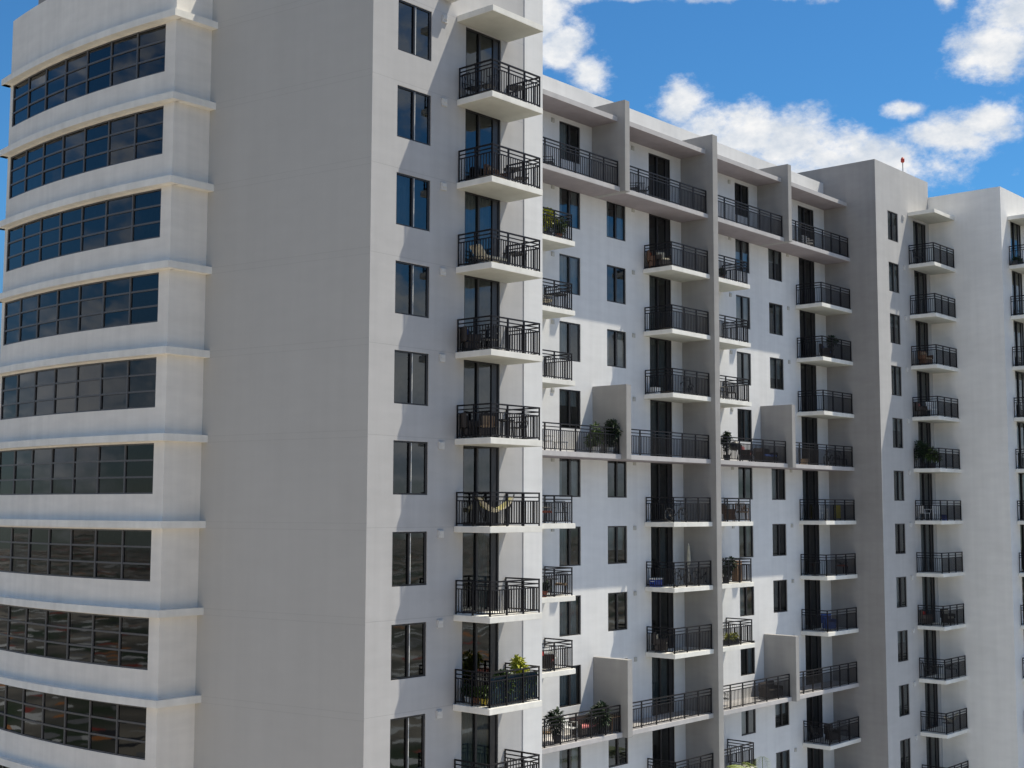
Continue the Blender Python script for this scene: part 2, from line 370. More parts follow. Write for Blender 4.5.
# ribbon windows of the bay: 7 x 3 lights
def bay_window():
    fr, gl = MB(), MB()
    ys = [WY0 + (WY1 - WY0) * i / 7 for i in range(8)]; zz = [-1.76 + 1.76 * j / 3 for j in range(4)]
    for i, y in enumerate(ys):
        x = bayx(y, -.05); w = .05 if i in (0, 7) else .04
        fr.box(x - .03, x + .06, max(y - w, WY0), min(y + w, WY1), -1.76, 0)
    for j, z in enumerate(zz):
        w = .05 if j in (0, 3) else .032
        for a, b in zip(ys, ys[1:]):
            xa, xb = bayx(a, -.05), bayx(b, -.05); za, zb = max(z - w, -1.76), min(z + w, 0)
            for o, s in ((-.024, 1), (.05, -1)):
                fr.quad((xb + o, b, za), (xa + o, a, za), (xa + o, a, zb), (xb + o, b, zb))
            fr.quad((xa - .024, a, za), (xb - .024, b, za), (xb + .05, b, za), (xa + .05, a, za)); fr.quad((xa - .024, a, zb), (xa + .05, a, zb), (xb + .05, b, zb), (xb - .024, b, zb))
    for a, b in zip(ys, ys[1:]):
        for j in range(3):
            xa, xb = bayx(a, -.065), bayx(b, -.065); e = [random.uniform(-.006, .006) for _ in range(3)]
            gl.quad((xb + e[0], b, zz[j]), (xa, a, zz[j]), (xa + e[1], a, zz[j + 1]), (xb + e[0] + e[1], b, zz[j + 1]))
    return fr.mesh('ribbon_window', ['bay_frame']), gl
fr_me = None
for k in ROWS:
    f_, gl = bay_window()
    fr_me = fr_me or f_
    w = part('ribbon_window', fr_me, None, BLD, loc=O + Vector((0, 0, H(k))))
    part('pane', gl, 'glass_bay', w)
    if k in (1, 2, 3, 4, 5, 6, 7, 8):
        bl = MB()
        ys = [WY0 + (WY1 - WY0) * i / 7 for i in range(8)]
        for a, b in zip(ys, ys[1:]):
            if random.random() < .55:
                d = random.choice((.5, .6, .6, 1.15, 1.7)); bl.quad((bayx(b, -.2), b - .03, -d), (bayx(a, -.2), a + .03, -d), (bayx(a, -.2), a + .03, 0), (bayx(b, -.2), b - .03, 0))
        if bl.f: part('blind', bl, 'curtain_cloth', w)

# windows and sliding doors: meshes shared, origin at head centre on the facade plane
def win_meshes(w, sunlit_sash, h=WH, gm='glass'):
    fr, gl = MB(), MB(); x = w / 2; y0, y1 = .035, .11; t = .055
    fr.box(-x, x, y0, y1, -t, 0); fr.box(-x, x, y0, y1, -h, -h + t); fr.box(-x, -x + t, y0, y1, -h + t, -t); fr.box(x - t - .03, x, y0, y1, -h + t, -t)
    fr.box(-.045, .03, y0 - .01, y1, -h + t, -t)
    fr.box(.031, .075, y0 + .004, y1, -h + t, -t, 1 if sunlit_sash else 0)  # stile beside the mullion, sunlight put into its colour on the near block
    gl.quad((-x + t, .085, -h + t), (-.045, .085, -h + t), (-.045, .087, -t), (-x + t, .087, -t))
    gl.quad((.075, .073, -h + t), (x - t - .03, .070, -h + t), (x - t - .03, .071, -t), (.075, .074, -t))
    return fr.mesh('window', ['bronze', 'sash_sunlit']), gl.mesh('pane', [gm])
def door_meshes(w, h):
    fr, gl = MB(), MB(); x = w / 2; y0, y1 = .03, .12; t = .06; dk = .36
    fr.box(-x, x, y0, y1, -t, 0); fr.box(-x, x, y0, y1, -h, -h + .08); fr.box(-x, -x + t, y0, y1, -h + .08, -t); fr.box(x - t, x, y0, y1, -h + .08, -t)
    m = -x + (w - dk) / 2; fr.box(m - .045, m + .045, y0 - .008, y1, -h + .08, -t); e = x - dk; fr.box(e - .03, e + .05, y0, y1, -h + .08, -t)
    fr.box(e + .05, x - t, .065, .075, -h + .08, -t)
    gl.quad((-x + t, .09, -h + .08), (m - .045, .09, -h + .08), (m - .045, .092, -t), (-x + t, .092, -t)); gl.quad((m + .045, .07, -h + .08), (e - .03, .070, -h + .08), (e - .03, .072, -t), (m + .045, .072, -t))
    return fr.mesh('sliding_door', ['bronze']), gl.mesh('pane', ['glass_dark'])
def curtain_mesh(w, h, spans):
    mb = MB()
    for a, b, top, bot in spans:
        n = max(4, int((b - a) / .05)); k = len(mb.v)
        for i in range(n + 1):
            xx = a + (b - a) * i / n; yy = .20 + .02 * math.sin(i * 1.7) + random.uniform(-.006, .006); mb.v += [(xx, yy, bot), (xx, yy, top)]
        for i in range(n): mb.f.append((k + 2 * i, k + 2 * i + 2, k + 2 * i + 3, k + 2 * i + 1)); mb.m.append(0)
    return mb.mesh('curtain', ['curtain_cloth'])
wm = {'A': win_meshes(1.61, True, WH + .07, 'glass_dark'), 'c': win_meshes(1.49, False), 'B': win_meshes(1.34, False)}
wm['cb'] = win_meshes(1.42, False)
dm = {}
cw = [curtain_mesh(1.5, WH, s) for s in ([(-.7, .7, 0, -WH)], [(-.7, .02, 0, -WH)], [(.0, .7, 0, -WH)], [(-.7, -.35, 0, -WH), (.35, .7, 0, -WH)], [(-.7, .7, 0, -.7)], [(-.7, .7, 0, -1.1)])]
cd = [curtain_mesh(1.9, 2.8, s) for s in ([(-.9, -.2, 0, -2.75)], [(-.9, .55, 0, -2.75)], [(-.2, .55, 0, -2.75)])]
for key, (a, b, y) in WINX.items():
    for k in ROWS:
        fm, gm = wm['A' if key == 'A' else 'B' if key == 'B' else 'cb' if key == 'c1b' else 'c']
        w = part('window', fm, None, BLD, loc=O + Vector(((a + b) / 2, y, H(k)))); part('pane', gm, None, w)
        w.scale.x = (b - a) / {'A': 1.61, 'B': 1.34}.get(key, 1.42 if key == 'c1b' else 1.49)
        if random.random() < (.4 if key == 'A' else .85): part('curtain', random.choice(cw), None, w)
for key, (a, b, y) in DOORX.items():
    me = door_meshes(b - a, 2.80)
    for k in ROWS:
        w = part('sliding_door', me[0], None, BLD, loc=O + Vector(((a + b) / 2, y, H(k) - .03))); part('pane', me[1], None, w)
        if random.random() < .4: part('curtain', random.choice(cd), None, w)

# balconies: slab (part) > railing (sub-part)
def railing(path, z, h=1.17, sp=0.9):
    mb = MB(); R = .024
    for (ax, ay), (bx, by) in zip(path, path[1:]):
        L_ = math.hypot(bx - ax, by - ay); ux, uy = (bx - ax) / L_, (by - ay) / L_
        def bar(z0, z1, w, s0=0, s1=L_):
            px, py = -uy * w, ux * w; n = len(mb.v)
            A_ = (ax + ux * s0, ay + uy * s0); B_ = (ax + ux * s1, ay + uy * s1)
            for zz in (z0, z1): mb.v.extend([(A_[0] + px, A_[1] + py, zz), (A_[0] - px, A_[1] - py, zz), (B_[0] - px, B_[1] - py, zz), (B_[0] + px, B_[1] + py, zz)])
            for f in ((0, 3, 2, 1), (4, 5, 6, 7), (0, 1, 5, 4), (1, 2, 6, 5), (2, 3, 7, 6), (3, 0, 4, 7)): mb.f.append(tuple(n + i for i in f)); mb.m.append(0)
        bar(z + h - .05, z + h, .03); bar(z + h - .19, z + h - .152, .018); bar(z + h - .322, z + h - .284, .018); bar(z + .065, z + .105, .018)
        n = max(1, round(L_ / sp))
        for i in range(n + 1): s = min(max(L_ * i / n, .0), L_); bar(z, z + h - .045, .027, max(s - .027, 0), min(s + .027, L_))
        for i in range(n):
            a0, a1 = L_ * i / n, L_ * (i + 1) / n; q = max(2, round((a1 - a0) / .125))
            for j in range(1, q): s = a0 + (a1 - a0) * j / q; bar(z + .10, z + h - .315, .013, s - .013, s + .013)
    return mb
RAIL_CACHE = {}
def balcony(kind, k, box, path, xoff=0.0, soffit='slab_soffit'):
    key = kind
    if key not in RAIL_CACHE:
        x0, x1, y0, y1 = box; s = MB(); s.box(x0, x1, y0, y1, -.215, 0, 0, '', bot=1)
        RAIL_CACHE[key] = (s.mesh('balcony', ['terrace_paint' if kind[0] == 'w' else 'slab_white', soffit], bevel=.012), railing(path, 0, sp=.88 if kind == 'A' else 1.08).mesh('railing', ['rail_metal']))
    sm, rm = RAIL_CACHE[key]
    b = part('balcony', sm, None, BLD, loc=O + Vector((0, 0, F(k)))); part('railing', rm, None, b)
    return b
YF, YRF = 34.70, 34.80
for k in ROWS:
    balcony('A', k, (33.15, 35.90, 29.85, YA - .003), [(33.26, YA - .02), (33.26, 29.94), (35.83, 29.94), (35.83, YA - .02)])
    if k in (1, 5, 9):
        balcony('wl', k, (XP1 + .003, 47.157, YF, YR - .003), [(XP1 + .03, YRF), (47.10, YRF)], soffit='soffit_grey')
        balcony('wr', k, (47.533, 54.407, YF, YR - .003), [(47.57, YRF), (54.36, YRF)], soffit='soffit_grey')
        balcony('wl2', k, (54.863, 61.807, YF, YR - .003), [(54.9, YRF), (61.76, YRF)], soffit='soffit_grey')
        balcony('wr2', k, (62.183, XB - .003, YF, YR - .003), [(62.22, YRF), (XB - .04, YRF)], soffit='soffit_grey')
    else:
        balcony('c1', k, (XP1 + .003, 43.9, YF, YR - .003), [(XP1 + .03, YRF), (43.78, YRF), (43.78, YR - .02)])
        balcony('c3', k, (51.12, 54.407, YF - .05, YR - .003), [(51.24, YR - .02), (51.24, YRF - .05), (54.36, YRF - .05)])
        balcony('c1b', k, (54.863, 58.25, YF, YR - .003), [(54.9, YRF), (58.13, YRF), (58.13, YR - .02)])
        balcony('c3b', k, (65.76, XB - .003, YF - .05, YR - .003), [(65.88, YR - .02), (65.88, YRF - .05), (XB - .04, YRF - .05)])
    balcony('B', k, (73.45, XB2 - .003, 31.45, YB - .003), [(73.56, YB - .02), (73.56, 31.54), (XB2 - .04, 31.54)])
    balcony('C', k, (77.5, 84.0, 27.0, YC - .003), [(77.6, YC - .02), (77.6, 27.1), (83.9, 27.1), (83.9, YC - .02)])
for (x0, x1, y0, y1, z) in ((33.12, 35.88, 29.81, YA - .003, 18.0), (73.55, XB2 - .003, 31.42, YB - .003, 18.1), (77.5, 84.0, 27.0, YC - .003, 17.9)):
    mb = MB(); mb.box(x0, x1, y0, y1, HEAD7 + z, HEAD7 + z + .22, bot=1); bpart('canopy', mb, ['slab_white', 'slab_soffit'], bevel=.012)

# dryer vents
vm = MB(); vm.box(-.13, .13, -.06, 0, -.13, .13); vm.box(-.10, .10, -.085, -.06, -.02, .10)
vw = vm.mesh('vent_cover', ['vent_white']); vm = MB(); vm.box(-.10, .10, -.04, 0, -.10, .10); vm.box(-.075, .075, -.06, -.04, -.01, .075); vt = vm.mesh('vent_cover', ['vent_tan'])
for k in ROWS:
    part('vent_cover', vw, None, BLD, loc=O + Vector((32.48, YA - .001, H(k) - .09)))
    part('vent_cover', vw, None, BLD, loc=O + Vector((72.85, YB - .001, H(k) - .09)))
    for x in (44.32, 50.33, 58.93, 64.95): part('vent_cover', vt, None, BLD, loc=O + Vector((x, YR - .001, H(k) - .1)))
# small flat lamp bracket high on the near block
mb = MB(); mb.box(32.30, 32.85, YA - .42, YA - .003, HEAD7 + 18.62, HEAD7 + 18.80); mb.box(32.40, 32.75, YA - .36, YA - .08, HEAD7 + 18.56, HEAD7 + 18.62); bpart('wall_lamp', mb, 'vent_tan', bevel=.01)

# beacon on the far roof
t = thing('beacon_light', 'small red beacon lamp on a thin pole on the far grey roof', 'beacon', (73.35, YB + .14, ROOF))
mb = MB(); mb.tube((0, 0, 0), (0, 0, .62), .03); mb.box(-.12, .12, -.12, .12, 0, .03); part('pole', mb, 'vent_tan', t)
mb = MB(); mb.lathe([(.07, 0), (.11, .05), (.11, .22), (.05, .32)], (0, 0, .62), 10); part('lamp', mb, 'beacon_red', t)

#F0#
# ------------------------------------------------------------------ things on the balconies
def foliage(mb, h, r, n, seed, z0=0.0, leafL=.17):
    rnd = random.Random(seed); clumps = [(rnd.uniform(-.55, .55) * r, rnd.uniform(-.55, .55) * r, z0 + h * rnd.uniform(.25, .85), r * rnd.uniform(.35, .65)) for _ in range(6)]
    for i in range(n):
        cx, cy, cz, cr = rnd.choice(clumps); d = Vector((rnd.gauss(0, 1), rnd.gauss(0, 1), rnd.gauss(0.25, 1))).normalized()
        p = Vector((cx, cy, cz)) + d * cr * rnd.uniform(.3, 1.0)
        if math.hypot(p.x, p.y) > r: continue
        mb.leaf(p, d + Vector((rnd.uniform(-.6, .6), rnd.uniform(-.6, .6), rnd.uniform(-.3, .5))), leafL * rnd.uniform(.6, 1.3), leafL * .5 * rnd.uniform(.6, 1.2))
def legs4(w, d, h, r=.014):
    out = []
    for sx in (-1, 1):
        for sy in (-1, 1):
            m_ = MB(); m_.tube((sx * w, sy * d, 0), (sx * w * .94, sy * d * .94, h), r, n=6); out.append(('leg', m_))
    return out
def b_chair(v):
    P = []
    s = MB(); s.box(-.24, .24, -.24, .22, .43, .46); P.append(('seat', s, v[1] if len(v) > 1 else v[0], .012))
    if len(v) > 1: s.box(-.22, .22, -.22, .2, .462, .52)
    b = MB()
    for x in (-.23, .23): b.tube((x, .22, .43), (x, .31, .92), .014)
    for i in range(6): x = -.16 + i * .064; b.tube((x, .225, .47), (x, .31, .90), .009, n=5)
    b.tube((-.23, .31, .92), (.23, .31, .92), .016); P.append(('backrest', b, v[0], 0))
    for sx in (-1, 1):
        a = MB(); a.tube((sx * .26, -.22, .64), (sx * .26, .26, .66), .015); a.tube((sx * .26, -.22, .64), (sx * .25, -.23, .43), .012); P.append(('armrest', a, v[0], 0))
    return P + [(n, m_, v[0], 0) for n, m_ in legs4(.24, .23, .43)]
def b_wicker(v):
    P = []
    s = MB(); s.box(-.30, .30, -.28, .26, .10, .36); P.append(('seat', s, v[0], .03))
    c = MB(); c.box(-.24, .24, -.27, .18, .362, .46); c.box(-.23, .23, .12, .22, .464, .80); P.append(('cushion', c, v[1], .03))
    b = MB(); b.box(-.31, .31, .225, .34, .362, .90); P.append(('backrest', b, v[0], .03))
    for sx in (-1, 1):
        a = MB(); a.box(min(sx * .25, sx * .34), max(sx * .25, sx * .34), -.28, .22, .365, .62); P.append(('armrest', a, v[0], .03))
    return P + [(n, m_, v[0], 0) for n, m_ in legs4(.26, .24, .10, .025)]
def b_plastic(v):
    s = MB(); s.box(-.24, .24, -.24, .22, .40, .44); P = [('seat', s, v[0], .015)]
    b = MB()
    for i in range(5): x = -.2 + i * .1; b.box(x - .036, x + .036, .20, .225, .46, .82)
    b.box(-.25, .25, .19, .235, .82, .88); b.box(-.25, .25, .19, .235, .441, .47); P.append(('backrest', b, v[0], 0))
    for sx in (-1, 1):
        a = MB(); a.box(sx * .27 - .03, sx * .27 + .03, -.22, .22, .62, .65); a.tube((sx * .27, -.2, .62), (sx * .24, -.22, .42), .02); P.append(('armrest', a, v[0], 0))
    return P + [(n, m_, v[0], 0) for n, m_ in legs4(.22, .21, .40, .022)]
def b_table(v):
    t_ = MB(); t_.lathe([(.30, 0), (.33, .012), (.33, .03), (.31, .038)], (0, 0, .68), 20); p_ = MB(); p_.tube((0, 0, .03), (0, 0, .68), .025)
    b = MB(); b.lathe([(.22, 0), (.2, .02), (.04, .035)], (0, 0, 0), 16); return [('tabletop', t_, v[0], 0), ('pedestal', p_, v[0], 0), ('base', b, v[0], 0)]
def b_square(v):
    t_ = MB()
    for i in range(6): y = -.3 + i * .105; t_.box(-.33, .33, y, y + .085, .66, .69)
    for x in (-.3, .27): t_.box(x, x + .03, -.3, .31, .63, .658)
    return [('tabletop', t_, v[0], 0)] + [(n, m_, v[0], 0) for n, m_ in legs4(.29, .28, .63, .018)]
def b_stool(v):
    t_ = MB(); t_.box(-.24, .24, -.2, .2, .38, .42); return [('seat', t_, v[0], .012)] + [(n, m_, v[0], 0) for n, m_ in legs4(.2, .16, .38, .02)]
def b_lounger(v):
    f = MB()
    for sy in (-.26, .26): f.tube((-.25, sy, .30), (1.15, sy, .30), .018)
    for x in (-.25, .3, 1.15): f.tube((x, -.26, .30), (x, .26, .30), .016)
    c = MB(); c.box(.1, 1.15, -.25, .25, .325, .40); n = len(c.v); c.quad((.1, -.25, .40), (.1, .25, .40), (-.25, .25, .74), (-.25, -.25, .74)); c.quad((.06, -.25, .33), (-.30, -.25, .70), (-.30, .25, .70), (.06, .25, .33)); c.quad((-.25, -.25, .74), (-.25, .25, .74), (-.30, .25, .70), (-.30, -.25, .70)); c.quad((.1, -.25, .4), (-.25, -.25, .74), (-.3, -.25, .7), (.06, -.25, .33)); c.quad((.1, .25, .4), (.06, .25, .33), (-.3, .25, .7), (-.25, .25, .74))
    L_ = []
    for x in (-.1, 1.0):
        for sy in (-.26, .26): m_ = MB(); m_.tube((x, sy, 0), (x, sy, .30), .016); L_.append(('leg', m_, v[0], 0))
    return [('frame', f, v[0], 0), ('cushion', c, v[1], 0)] + L_
def b_pot(v, h=.30, r=.19):
    p_ = MB(); p_.lathe([(r * .7, 0), (r * .98, h * .9), (r * 1.08, h * .9), (r * 1.08, h), (r * .9, h), (r * .85, h * .88)], (0, 0, 0), 14); return p_
SEED = [0]
def b_plant(v):
    h, r = (v[2], v[3]) if len(v) > 2 else (.55, .2); SEED[0] += 1; rnd = random.Random(SEED[0])
    ph = .30 if h > .8 else .24; p_ = b_pot(v, ph, .19 if h > .8 else .15)
    st = MB()
    for i in range(5): st.tube((rnd.uniform(-.05, .05), rnd.uniform(-.05, .05), ph * .8), (rnd.uniform(-.5, .5) * r, rnd.uniform(-.5, .5) * r, h * rnd.uniform(.55, .85)), .014, .006, 5)
    f = MB(); foliage(f, h - ph, r, int(260 + 500 * r * h), SEED[0], ph, .15 if r < .3 else .19)
    return [('pot', p_, v[0], 0), ('stem', st, 'leaf_dark', 0), ('foliage', f, v[1], 0)]
def b_planter(v):
    b = MB(); b.box(-.55, .55, -.14, .14, 0, .26); f = MB(); SEED[0] += 1
    for i in range(4):
        g = MB(); foliage(g, .3, .22, 90, SEED[0] * 7 + i, .2, .14); k = len(f.v); f.v += [(p[0] - .42 + i * .28, p[1], p[2]) for p in g.v]; f.f += [tuple(j + k for j in q) for q in g.f]; f.m += g.m
    return [('trough', b, v[0], .012), ('foliage', f, v[1], 0)]
def b_bicycle(v):
    f = MB(); c = 'black_metal'
    A_, B_, S_, H_ = (-.50, 0, .34), (-.06, 0, .30), (-.20, 0, .78), (.36, 0, .80)
    for a, b in ((A_, B_), (A_, S_), (B_, S_), (S_, H_), (B_, (.37, 0, .68)), ((.36, 0, .86), (.40, 0, .60)), ((.40, .04, .60), (.52, .04, .34)), ((.40, -.04, .60), (.52, -.04, .34))): f.tube(a, b, .018, n=6)
    P = [('frame', f, 'black_metal', 0)]
    for x in (-.50, .52):
        w = MB(); w.ring((x, 0, .34), .325, .018); P.append(('wheel', w, 'rubber', 0))
        r_ = MB(); r_.ring((x, 0, .34), .30, .008, k=4)
        for i in range(12): t_ = math.pi * 2 * i / 12; r_.tube((x, 0, .34), (x + .3 * math.cos(t_), 0, .34 + .3 * math.sin(t_)), .003, n=3)
        P.append(('>rim', r_, 'chrome', 0))
    s = MB(); s.box(-.32, -.10, -.06, .06, .82, .87); s.tube((-.2, 0, .78), (-.2, 0, .82), .014); P.append(('saddle', s, c, .015))
    h = MB(); h.tube((.36, 0, .86), (.34, 0, .96), .014); h.tube((.34, -.27, .97), (.34, .27, .97), .014); P.append(('handlebar', h, c, 0)); return P
def b_cooler(v):
    b = MB(); b.box(-.30, .30, -.18, .18, .0, .33); l_ = MB(); l_.box(-.31, .31, -.19, .19, .332, .40); P = [('body', b, 'blue_plastic', .02), ('lid', l_, 'white_plastic', .015)]
    for sx in (-1, 1): h = MB(); h.path([(sx * .30, -.1, .25), (sx * .34, -.1, .25), (sx * .34, .1, .25), (sx * .30, .1, .25)], .012); P.append(('handle', h, 'white_plastic', 0))
    return P
def b_box(v):
    h = v[1] if len(v) > 1 else .30; b = MB(); b.box(-.22, .22, -.16, .16, 0, h); l_ = MB(); l_.box(-.23, .23, -.17, .17, h + .002, h + .04); return [('body', b, v[0], .012), ('lid', l_, v[0], .008)]
def b_board(v):
    b = MB(); b.box(-.36, .36, -.02, .02, .12, .86); f = MB(); f.box(-.38, -.36, -.03, .03, 0, .88); f.box(.36, .38, -.03, .03, 0, .88); f.box(-.38, .38, -.035, .035, .86, .885); return [('panel', b, v[0], 0), ('frame', f, 'black_metal', 0)]
def b_parasol(v):
    b = MB(); b.lathe([(.22, 0), (.22, .06), (.05, .09)], (0, 0, 0), 14); p_ = MB(); p_.tube((0, 0, .09), (0, 0, 1.95), .022, n=8)
    c = MB(); c.lathe([(.045, .95), (.10, 1.05), (.085, 1.4), (.05, 1.8), (.015, 1.92)], (0, 0, 0), 10); return [('base', b, 'pot_dark', 0), ('pole', p_, 'chrome', 0), ('canopy', c, 'cream_cloth', 0)]
def b_sofa(v):
    s = MB(); s.box(-.72, .72, -.32, .30, .08, .34); c = MB(); c.box(-.62, -.01, -.31, .18, .342, .45); c.box(.01, .62, -.31, .18, .342, .45); b = MB(); b.box(-.72, .72, .2, .34, .342, .78)
    P = [('seat', s, v[0], .03), ('cushion', c, v[1], .03), ('backrest', b, v[0], .03)]
    for sx in (-1, 1): a = MB(); a.box(min(sx * .63, sx * .73), max(sx * .63, sx * .73), -.32, .19, .343, .58); P.append(('armrest', a, v[0], .03))
    return P + [(n, m_, v[0], 0) for n, m_ in legs4(.66, .28, .08, .025)]
def b_grill(v):
    b = MB(); b.lathe([(.05, .55), (.2, .60), (.29, .74), (.29, .77)], (0, 0, 0), 16); l_ = MB(); l_.lathe([(.295, .775), (.27, .9), (.15, 1.0), (.03, 1.03)], (0, 0, 0), 16); P = [('bowl', b, 'black_metal', 0), ('lid', l_, 'black_metal', 0)]
    for i in range(3): t_ = i * 2.094; m_ = MB(); m_.tube((.3 * math.cos(t_), .3 * math.sin(t_), 0), (.15 * math.cos(t_), .15 * math.sin(t_), .6), .014); P.append(('leg', m_, 'black_metal', 0))
    return P
BUILD = {'chair': b_chair, 'wicker': b_wicker, 'plastic': b_plastic, 'table': b_table, 'square': b_square, 'stool': b_stool, 'lounger': b_lounger, 'flowerpot': b_plant, 'plant': b_plant, 'planter': b_planter,
         'bicycle': b_bicycle, 'cooler': b_cooler, 'box': b_box, 'board': b_board, 'parasol': b_parasol, 'sofa': b_sofa, 'grill': b_grill}
NAME = {'chair': ('patio_chair', 'chair', 'chairs on the balconies'), 'wicker': ('patio_armchair', 'armchair', 'chairs on the balconies'), 'plastic': ('plastic_chair', 'chair', 'chairs on the balconies'), 'table': ('round_table', 'table', 'tables on the balconies'),
        'square': ('square_table', 'table', 'tables on the balconies'), 'stool': ('stool', 'stool', None), 'lounger': ('sun_lounger', 'lounger', None), 'flowerpot': ('flowerpot', 'flowerpot', 'plants on the balconies'), 'plant': ('potted_plant', 'plant', 'plants on the balconies'),
        'planter': ('planter_trough', 'planter', 'plants on the balconies'), 'bicycle': ('bicycle', 'bicycle', 'bicycles on the balconies'), 'cooler': ('cooler_box', 'cooler', None), 'box': ('storage_box', 'box', 'boxes on the balconies'), 'board': ('leaning_board', 'board', None),
        'parasol': ('closed_parasol', 'parasol', 'closed parasols on the balconies'), 'sofa': ('outdoor_sofa', 'sofa', 'sofas on the balconies'), 'grill': ('kettle_grill', 'grill', None)}
MESHES = {}
def place(kind, k, x, y, rz, label, *v):
    nm, cat, grp = NAME[kind]; t_ = thing(nm, label, cat, (x, y, F(k) + .002), math.radians(rz), grp)
    key = (kind, v) if kind not in ('plant', 'flowerpot', 'planter') else (label,)
    if key not in MESHES: MESHES[key] = [(n, m_.mesh(n.strip('>'), [mat], bevel=bv)) for n, m_, mat, bv in BUILD[kind](v)]
    last = None
    for n, me in MESHES[key]:
        if n[0] == '>': part(n[1:], me, None, last)
        else: last = part(n, me, None, t_)
    return t_
